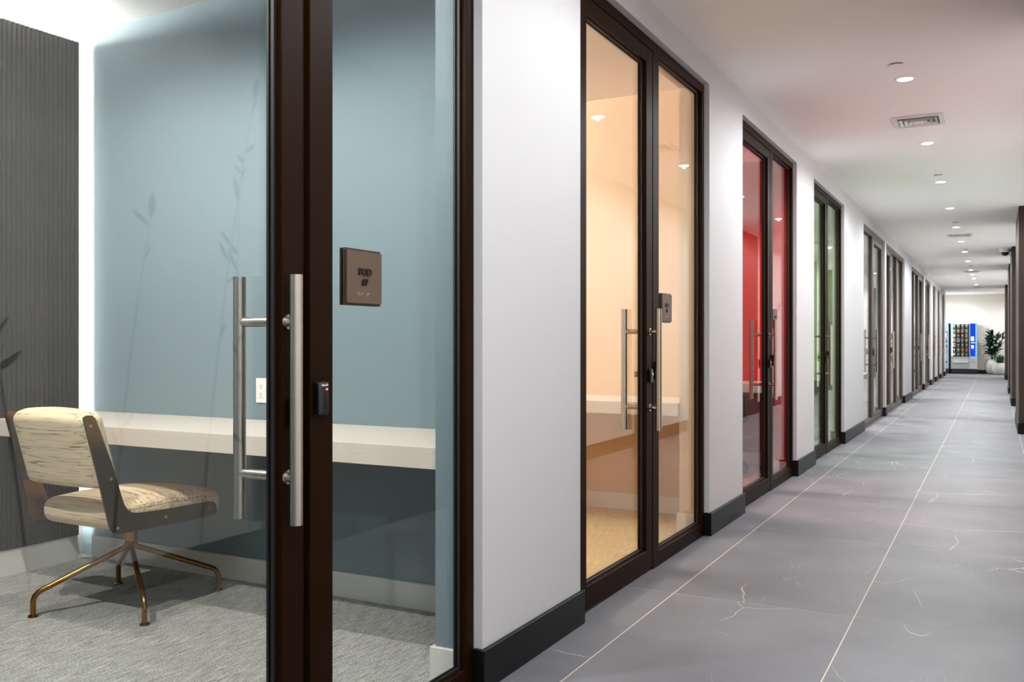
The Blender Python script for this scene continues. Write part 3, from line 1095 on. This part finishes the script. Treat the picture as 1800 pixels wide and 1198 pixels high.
for r_, (cn, ya, yb, ops) in enumerate(ROOMS):
    L_ = yb - ya
    if cn == 'blue':
        pts = [(-2.3, 2.08), (-3.45, 2.08), (-2.8, 1.15)]
    elif r_ < 4:
        pts = [(-2.4, ya + 1.15), (-3.4, ya + 1.15)]
    elif r_ < 6:
        pts = [(-2.9, ya + 1.3), (-2.9, ya + 3.6), (-2.9, ya + 5.9)]
    else:
        pts = [(-2.9, ya + 1.1)]
    for q, (x, y) in enumerate(pts):
        where = ('by the glass', 'by the back wall')[q] if len(pts) == 2 else ('in the middle' if len(pts) == 1 else (('by the desk and glass', 'by the desk and back wall', 'at the near side') if cn == 'blue' else ('at the near end', 'in the middle', 'at the far end'))[q])
        downlight(x, y, f'recessed downlight {where} of the {RN[r_]} ceiling', POD_W[cn] * (1.4 if len(pts) == 1 else (2.2 if cn == 'blue' and q == 2 else 0.92)), POD_COL[cn], 'lens_warm', f'downlights in the {RN[r_]}', {'blue': 164, 'orange': 132}.get(cn, 150), H, 0.4)

for x, y, lab in ((-0.52, 5.87, 'round white sprinkler cover just before the nearest downlight'), (-0.5, 9.98, 'sprinkler cover with copper edge just before the third downlight'),
                  (-0.49, 14.06, 'sprinkler cover just before the fifth downlight'), (-0.48, 18.29, 'sprinkler cover just before the seventh downlight'),
                  (-0.48, 22.37, 'sprinkler cover before the third air vent')):
    t = thing('sprinkler_cover', (x, y, H), lab, 'sprinkler', 'concealed sprinkler covers')
    bm = BM(); lathe(bm, [(0.036, 0), (0.036, -0.007), (0, -0.007)], (x, y, H), 24)
    obj('cup', bm, M['copper'], t, True)
    bm = BM(); lathe(bm, [(0, -0.007), (0.044, -0.007), (0.044, -0.010), (0.040, -0.012), (0, -0.012)], (x, y, H), 28)
    obj('cover_disc', bm, M['ceiling'], t, True)

for x, y, lab in ((-0.505, 7.43, 'white louvred air vent nearest the camera'), (-0.49, 15.80, 'second louvred air vent, before the sixth downlight'),
                  (-0.49, 24.12, 'third air vent far down the ceiling'), (-0.475, 31.2, 'farthest air vent near the end wall')):
    t = thing('air_vent', (x, y, H), lab, 'air vent', 'ceiling air vents')
    s = 0.178
    bx('backing', x - s + 0.03, x + s - 0.03, y - s + 0.03, y + s - 0.03, H - 0.001, H - 0.0004, M['vent_dark'], t)
    bm = BM()
    i = s - 0.04
    for (a0, a1, b0, b1) in ((-s, s, -s, -i), (-s, s, i, s), (-s, -i, -i, i), (i, s, -i, i)):
        box(bm, x + a0, x + a1, y + b0, y + b1, H - 0.012, H, 0.002)
    obj('frame', bm, M['vent_white'], t)
    for q, (ro, dz) in enumerate(((0.128, 0.0), (0.094, 0.0), (0.060, 0.0))):
        bm = BM()
        ri = ro - 0.019
        lo_ = [Vector((x + sx * ro, y + sy * ro, H - 0.020)) for sx, sy in ((-1, -1), (1, -1), (1, 1), (-1, 1))]
        hi_ = [Vector((x + sx * ri, y + sy * ri, H - 0.002)) for sx, sy in ((-1, -1), (1, -1), (1, 1), (-1, 1))]
        va = [bm.verts.new(v) for v in lo_]; vb = [bm.verts.new(v) for v in hi_]
        vc = [bm.verts.new(v + Vector((0, 0, -0.0025))) for v in hi_]; vd = [bm.verts.new(v + Vector((0, 0, -0.0025))) for v in lo_]
        for k in range(4):
            j = (k + 1) % 4
            bm.faces.new((va[k], va[j], vb[j], vb[k])); bm.faces.new((vd[k], vd[j], vc[j], vc[k]))
            bm.faces.new((va[k], va[j], vd[j], vd[k])); bm.faces.new((vb[k], vb[j], vc[j], vc[k]))
        obj('louver', bm, M['vent_white'], t)
    bx('center_plate', x - 0.036, x + 0.036, y - 0.036, y + 0.036, H - 0.018, H - 0.014, M['vent_white'], t)

t = thing('dome_camera', (0.15, 18.55, H), 'white ceiling dome security camera with black bubble', 'security camera')
bm = BM(); lathe(bm, [(0, 0), (0.095, 0), (0.098, -0.03), (0.09, -0.055), (0.07, -0.062), (0, -0.062)], (0.15, 18.55, H), 28)
obj('housing', bm, M['white_plastic'], t, True)
bm = BM(); lathe(bm, [(0.066, -0.06)] + [(0.066 * math.cos(a * PI / 16), -0.062 - 0.062 * math.sin(a * PI / 16)) for a in range(0, 8)] + [(0, -0.124)], (0.15, 18.55, H), 24)
obj('bubble', bm, M['black_plastic'], t, True)

# ------------------------------------------------------------------ vending machines
V = {}
V['body'] = mat('vending_black', (16, 20, 28), 0.4)
V['grey'] = mat('vending_grey', (150, 158, 156), 0.45)
V['silver'] = mat('vending_silver', (176, 180, 188), 0.4)
V['pale'] = mat('vending_pale_blue', (150, 178, 196), 0.4)
V['inside'] = mat('vending_inside', (26, 34, 44), 0.6)
V['blue'] = emit('vending_blue_panel', (0.012, 0.075, 0.78), 0.95)
V['white_e'] = emit('vending_white_light', (0.95, 0.97, 1.0), 2.5)
V['cyan_e'] = emit('vending_tube', (0.6, 0.87, 1.0), 22.0)
V['blue_e'] = emit('vending_blue_edge', (0.03, 0.22, 1.0), 4.0)
V['bar_e'] = emit('vending_top_light', (0.86, 0.94, 1.0), 110.0)
V['yellow_e'] = emit('vending_yellow_light', (1.0, 0.9, 0.45), 1.6)
X0, X1, Y0, Y1, ZT = -1.372, -0.553, 35.05, 35.80, 1.755
vm = thing('vending_machine', ((X0 + X1) / 2, (Y0 + Y1) / 2, 0), 'snack vending machine with lit window and glowing blue panel', 'vending machine', 'vending machines')
bm = BM()   # cabinet: back, sides, top, bottom around the display cavity
box(bm, X0, X1, Y1 - 0.05, Y1, 0.17, ZT); box(bm, X0, X0 + 0.025, Y0 + 0.03, Y1 - 0.05, 0.17, ZT); box(bm, X1 - 0.025, X1, Y0 + 0.03, Y1 - 0.05, 0.17, ZT)
box(bm, X0 + 0.025, X1 - 0.025, Y0 + 0.03, Y1 - 0.05, ZT - 0.02, ZT); box(bm, X0 + 0.025, X1 - 0.025, Y0 + 0.03, Y1 - 0.05, 0.17, 0.56)
box(bm, -0.79, X1 - 0.025, Y0 + 0.03, Y1 - 0.05, 0.56, ZT - 0.02)
obj('cabinet', bm, V['body'], vm)
bx('plinth', X0 + 0.01, X1 - 0.01, Y0 + 0.04, Y1, 0.03, 0.17, V['body'], vm)
for fx in (X0 + 0.08, X1 - 0.08):
    bm = BM(); cyl(bm, (fx, Y0 + 0.12, 0), (fx, Y0 + 0.12, 0.03), 0.025, n=12); obj('foot', bm, V['body'], vm)
WX0, WX1, WZ0, WZ1 = -1.335, -0.80, 0.595, 1.735
bm = BM()
box(bm, X0 + 0.004, WX0, Y0, Y0 + 0.03, WZ0, ZT); box(bm, WX1, -0.785, Y0, Y0 + 0.03, WZ0, ZT)
box(bm, WX0, WX1, Y0, Y0 + 0.03, WZ1, ZT)
obj('window_frame', bm, V['pale'], vm)
bx('glass_pane', WX0, WX1, Y0 + 0.012, Y0 + 0.018, WZ0, WZ1, M['glass'], vm)
bx('cavity_lining', X0 + 0.026, -0.791, Y1 - 0.30, Y1 - 0.28, 0.56, ZT - 0.021, V['inside'], vm)
bx('light_tube', WX0 + 0.004, WX0 + 0.018, Y0 + 0.04, Y0 + 0.055, WZ0 + 0.02, WZ1 - 0.02, V['cyan_e'], vm)
bx('light_tube', WX0 + 0.03, WX1 - 0.01, Y0 + 0.035, Y0 + 0.05, WZ1 - 0.012, WZ1 - 0.004, V['cyan_e'], vm)
NS = 7
PIT = (WZ1 - WZ0) / NS
for k in range(NS):
    z = WZ1 - PIT * (k + 1) + 0.002
    sh = bx('shelf', X0 + 0.027, -0.792, Y0 + 0.06, Y1 - 0.301, z, z + 0.012, V['inside'], vm)
    bx('price_rail', X0 + 0.03, -0.795, Y0 + 0.052, Y0 + 0.06, z - 0.006, z + 0.022, V['body'], sh)
    for q in range(4):
        xc = WX0 + 0.072 + q * 0.128
        bx('price_tag', xc - 0.018, xc + 0.018, Y0 + 0.049, Y0 + 0.052, z + 0.001, z + 0.016, M['white_plastic'], sh)
bx('lower_door', X0 + 0.004, -0.785, Y0 - 0.004, Y0 + 0.03, 0.172, 0.585, V['grey'], vm, 0.004)
fl = bx('delivery_flap', -1.31, -0.825, Y0 - 0.012, Y0 - 0.003, 0.395, 0.505, V['silver'], vm, 0.004)
bx('flap_lip', -1.31, -0.825, Y0 - 0.024, Y0 - 0.012, 0.395, 0.412, M['white_plastic'], fl)
bx('side_panel', -0.782, X1 + 0.006, Y0 - 0.004, Y0 + 0.03, 0.172, 0.592, V['silver'], vm, 0.004)
cr_ = bx('coin_return', -0.735, -0.625, Y0 - 0.010, Y0 - 0.003, 0.40, 0.52, V['grey'], vm, 0.003)
bx('coin_cup', -0.715, -0.645, Y0 - 0.013, Y0 - 0.009, 0.425, 0.465, V['silver'], cr_)
bx('panel_frame', -0.782, X1 + 0.004, Y0, Y0 + 0.03, 0.594, ZT, V['pale'], vm)
bp = bx('backlit_panel', -0.768, -0.612, Y0 - 0.004, Y0, 0.61, ZT - 0.03, V['blue'], vm)
bx('edge_light', -0.598, -0.588, Y0 - 0.003, Y0, 0.61, ZT - 0.03, V['blue_e'], vm)
bx('card_screen', -0.742, -0.652, Y0 - 0.012, Y0 - 0.004, 1.135, 1.28, V['white_e'], bp, 0.01, 2)
bx('card_slot', -0.735, -0.625, Y0 - 0.012, Y0 - 0.004, 1.062, 1.082, V['white_e'], bp)
bx('coin_slot', -0.728, -0.660, Y0 - 0.012, Y0 - 0.004, 0.885, 0.985, V['white_e'], bp, 0.012, 2)
bx('coin_mark', -0.702, -0.690, Y0 - 0.0135, Y0 - 0.012, 0.915, 0.955, V['yellow_e'], bp)
bx('selection_strip', -0.730, -0.655, Y0 - 0.007, Y0 - 0.004, 0.845, 0.852, M['white_plastic'], bp)
bar = bx('top_light', X0 + 0.02, X1 - 0.02, Y1 - 0.06, Y1 - 0.03, ZT + 0.001, ZT + 0.018, V['bar_e'], vm)

# snack packets: each one a thing standing on its shelf
cols = ['blue', 'green', 'brown', 'orange', 'teal', 'amber', 'white', 'lime', 'yellow', 'navy', 'red', 'cream']
rgb = {'blue': (70, 110, 150), 'green': (130, 160, 70), 'brown': (110, 76, 60), 'orange': (190, 100, 60), 'teal': (60, 130, 150), 'amber': (200, 140, 80),
       'white': (200, 212, 220), 'lime': (150, 200, 60), 'yellow': (200, 196, 90), 'navy': (44, 70, 110), 'red': (190, 70, 60), 'cream': (214, 202, 170)}
PK = {c: mat('packet_' + c, v, 0.35) for c, v in rgb.items()}
LAYOUT = [['blue', 'green', 'brown', 'orange'], ['teal', 'amber', 'white', 'lime'], ['yellow', 'navy', 'red', 'cream'], ['white', 'cream', 'blue', 'yellow'],
          ['cream', 'navy', 'teal', 'red'], ['navy', 'green', 'orange', 'red'], ['orange', 'blue', 'amber', 'brown']]
ROWN = ['top', 'second', 'third', 'fourth', 'fifth', 'sixth', 'bottom']
COLN = ['leftmost', 'second from the left', 'third from the left', 'rightmost']


def packet_mesh():
    bm = BM()
    nz, nx = 6, 5
    for s in (-1, 1):
        g = [[bm.verts.new(((i / (nx - 1) - 0.5) * 0.100 * (1 - 0.10 * math.sin(PI * j / (nz - 1))), s * (0.002 + 0.024 * math.sin(PI * j / (nz - 1)) * math.sin(PI * i / (nx - 1)) ** 0.6), j / (nz - 1) * 0.125)) for i in range(nx)] for j in range(nz)]
        for j in range(nz - 1):
            for i in range(nx - 1):
                bm.faces.new((g[j][i], g[j][i + 1], g[j + 1][i + 1], g[j + 1][i]))
        if s == -1:
            g0 = g
    ring0 = [g0[0][i] for i in range(nx)] + [g0[j][nx - 1] for j in range(1, nz)] + [g0[nz - 1][i] for i in range(nx - 2, -1, -1)] + [g0[j][0] for j in range(nz - 2, 0, -1)]
    ring1 = [g[0][i] for i in range(nx)] + [g[j][nx - 1] for j in range(1, nz)] + [g[nz - 1][i] for i in range(nx - 2, -1, -1)] + [g[j][0] for j in range(nz - 2, 0, -1)]
    for k in range(len(ring0)):
        j = (k + 1) % len(ring0)
        bm.faces.new((ring0[k], ring0[j], ring1[j], ring1[k]))
    return bm


pk_mesh = {}
for r_ in range(NS):
    for q in range(4):
        cn = LAYOUT[r_][q]
        if cn not in pk_mesh:
            o = obj('snack_packet', packet_mesh(), PK[cn], None, True)
            pk_mesh[cn] = o
            bm = BM(); box(bm, -0.026, 0.026, -0.0285, -0.0255, 0.045, 0.085, 0.001)
            obj('printed_patch', bm, PK['cream' if cn not in ('cream', 'white') else 'red'], o)
        else:
            o = copy_tree(pk_mesh[cn])
        o.location = (WX0 + 0.072 + q * 0.128, Y0 + 0.11, WZ1 - PIT * (r_ + 1) + 0.0145)
        tag(o, f'{cn} snack packet, {COLN[q]} on the {ROWN[r_]} shelf of the vending machine', 'snack packet', 'snack packets in the vending machine')

BX0, BX1 = -2.22, -1.405
v2 = thing('vending_machine', ((BX0 + BX1) / 2, 35.42, 0), 'pale blue vending machine half hidden behind the corridor corner', 'vending machine', 'vending machines')
bx('cabinet', BX0, BX1, 35.10, 35.80, 0.17, 1.755, V['body'], v2)
bx('plinth', BX0 + 0.01, BX1 - 0.01, 35.12, 35.80, 0.0, 0.17, V['body'], v2)
bx('front_panel', BX0 + 0.004, BX1 - 0.03, 35.06, 35.10, 0.175, 1.745, V['pale'], v2, 0.004)
bx('display', -1.56, -1.50, 35.052, 35.06, 1.27, 1.40, V['white_e'], v2, 0.01, 2)
bx('display_ring', -1.50, -1.482, 35.052, 35.06, 1.26, 1.41, V['blue'], v2)
for z in (1.45, 1.16, 1.10, 0.98, 0.92):
    bx('button', -1.52, -1.478, 35.05, 35.06, z - 0.02, z + 0.015, V['body'], v2, 0.003)
bx('coin_return', -1.52, -1.46, 35.05, 35.06, 0.72, 0.86, V['grey'], v2, 0.003)
bx('key_lock', -1.52, -1.48, 35.05, 35.06, 0.38, 0.43, V['body'], v2, 0.003)


# ------------------------------------------------------------------ potted plants
def leafm(name, c1, c2, rough=0.4):
    m = mat(name, c1, rough)
    nt, N, L, b = nodes_of(m)
    oi = N.new('ShaderNodeObjectInfo')
    rp = N.new('ShaderNodeValToRGB')
    rp.color_ramp.elements[0].color = (*lin(c1), 1); rp.color_ramp.elements[1].color = (*lin(c2), 1)
    L.new(oi.outputs['Random'], rp.inputs[0]); L.new(rp.outputs[0], b.inputs['Base Color'])
    return m


LEAF = leafm('dark_leaf', (14, 40, 34), (30, 84, 58))
FERN = leafm('fern_leaf', (40, 84, 44), (60, 110, 54))


def planter(t, x, y, r, h, rim):
    bm = BM()
    pr = [(0, 0), (r * 0.55, 0)]
    for k in range(1, 12):
        a = -1.05 + k / 12 * 2.0
        pr.append((r * math.cos(a * 1.0) ** 0.75 if abs(a) < 1.2 else r * 0.55, h * (0.5 + 0.5 * math.sin(a) / math.sin(1.05))))
    pr += [(rim, h), (rim - 0.02, h), (rim - 0.03, h - 0.05)]
    lathe(bm, pr, (x, y, 0), 36)
    obj('planter', bm, M['planter'], t, True)
    bm = BM(); lathe(bm, [(0, h - 0.045), (rim - 0.024, h - 0.045), (rim - 0.03, h - 0.07), (0, h - 0.07)], (x, y, 0), 24)
    obj('soil', bm, M['soil'], t)


def leaf_mesh(ln, wd):
    bm = BM()
    rows = []
    for i in range(6):
        t_ = i / 5
        w = wd * math.sin(PI * min(1, 0.04 + t_ * 0.96)) ** 0.8 * (1 - 0.25 * t_)
        z = -0.18 * ln * t_ * t_
        rows.append([bm.verts.new((-w, ln * t_, z + 0.25 * w)), bm.verts.new((0, ln * t_, z)), bm.verts.new((w, ln * t_, z + 0.25 * w))])
    for a, c in zip(rows, rows[1:]):
        bm.faces.new((a[0], a[1], c[1], c[0])); bm.faces.new((a[1], a[2], c[2], c[1]))
    return bm


px, py = -0.075, 35.28
tp = thing('potted_plant', (px, py, 0), 'tall dark green broad-leaved plant in a large round white planter', 'plant', 'potted plants by the end wall')
planter(tp, px, py, 0.25, 0.50, 0.15)
rr = random.Random(5)
stems = []
for k in range(5):
    a = 2 * PI * k / 5 + 0.4
    tx, ty, tz = px + math.cos(a) * rr.uniform(0.12, 0.30), py + math.sin(a) * rr.uniform(0.05, 0.22), rr.uniform(1.15, 1.40)
    if k == 0: tx, ty, tz = px + 0.30, py - 0.05, 1.25
    if k == 2: tx, ty, tz = px - 0.13, py - 0.02, 1.22
    bx0_, by0_ = px + math.cos(a) * 0.04, py + math.sin(a) * 0.04
    pts = [Vector((bx0_ + (tx - bx0_) * s ** 1.4, by0_ + (ty - by0_) * s ** 1.4, 0.44 + (tz - 0.44) * s)) for s in (0, 0.2, 0.4, 0.6, 0.8, 1.0)]
    bm = BM(); tube(bm, pts, [0.012, 0.011, 0.010, 0.008, 0.007, 0.004], 8)
    obj('stem', bm, M['stem'], tp, True)
    stems.append(pts)
lp = obj('leaf', leaf_mesh(0.30, 0.058), LEAF, None, True)
cnt = 0
for pts in stems:
    for j in range(32):
        s = 0.22 + 0.78 * j / 31
        f_ = s * 5; i0 = min(4, int(f_)); p = pts[i0].lerp(pts[i0 + 1], f_ - i0)
        o = lp if cnt == 0 else lp.copy()
        if cnt: COL.objects.link(o)
        o.parent = tp
        o.location = p - Vector((px, py, 0))
        o.rotation_euler = (rr.uniform(0.0, 0.95) if s < 0.85 else rr.uniform(0.5, 1.25), rr.uniform(-0.3, 0.3), rr.uniform(0, 2 * PI))
        o.scale = [rr.uniform(0.75, 1.1)] * 3
        cnt += 1

qx, qy = 0.13, 34.68
ts = thing('potted_plant', (qx, qy, 0), 'small ferny green plant in the lower round white planter', 'plant', 'potted plants by the end wall')
planter(ts, qx, qy, 0.235, 0.40, 0.17)
fp = obj('frond', leaf_mesh(0.30, 0.02), FERN, None, True)
for k in range(70):
    o = fp if k == 0 else fp.copy()
    if k: COL.objects.link(o)
    o.parent = ts
    o.location = (rr.uniform(-0.07, 0.07), rr.uniform(-0.07, 0.07), 0.36 + 0.2 * rr.random() * (k % 3) / 2)
    o.rotation_euler = (rr.uniform(0.5, 1.35), 0, rr.uniform(0, 2 * PI))
    o.scale = [rr.uniform(0.8, 1.2)] * 3
bm = BM()
for k in range(7):
    a = rr.uniform(0, 2 * PI)
    tube(bm, [(qx + 0.03 * math.cos(a), qy + 0.03 * math.sin(a), 0.34), (qx + 0.07 * math.cos(a), qy + 0.07 * math.sin(a), 0.60)], 0.005, 6)
st = obj('stems', bm, M['stem'], ts, True)
st['kind'] = 'stuff'
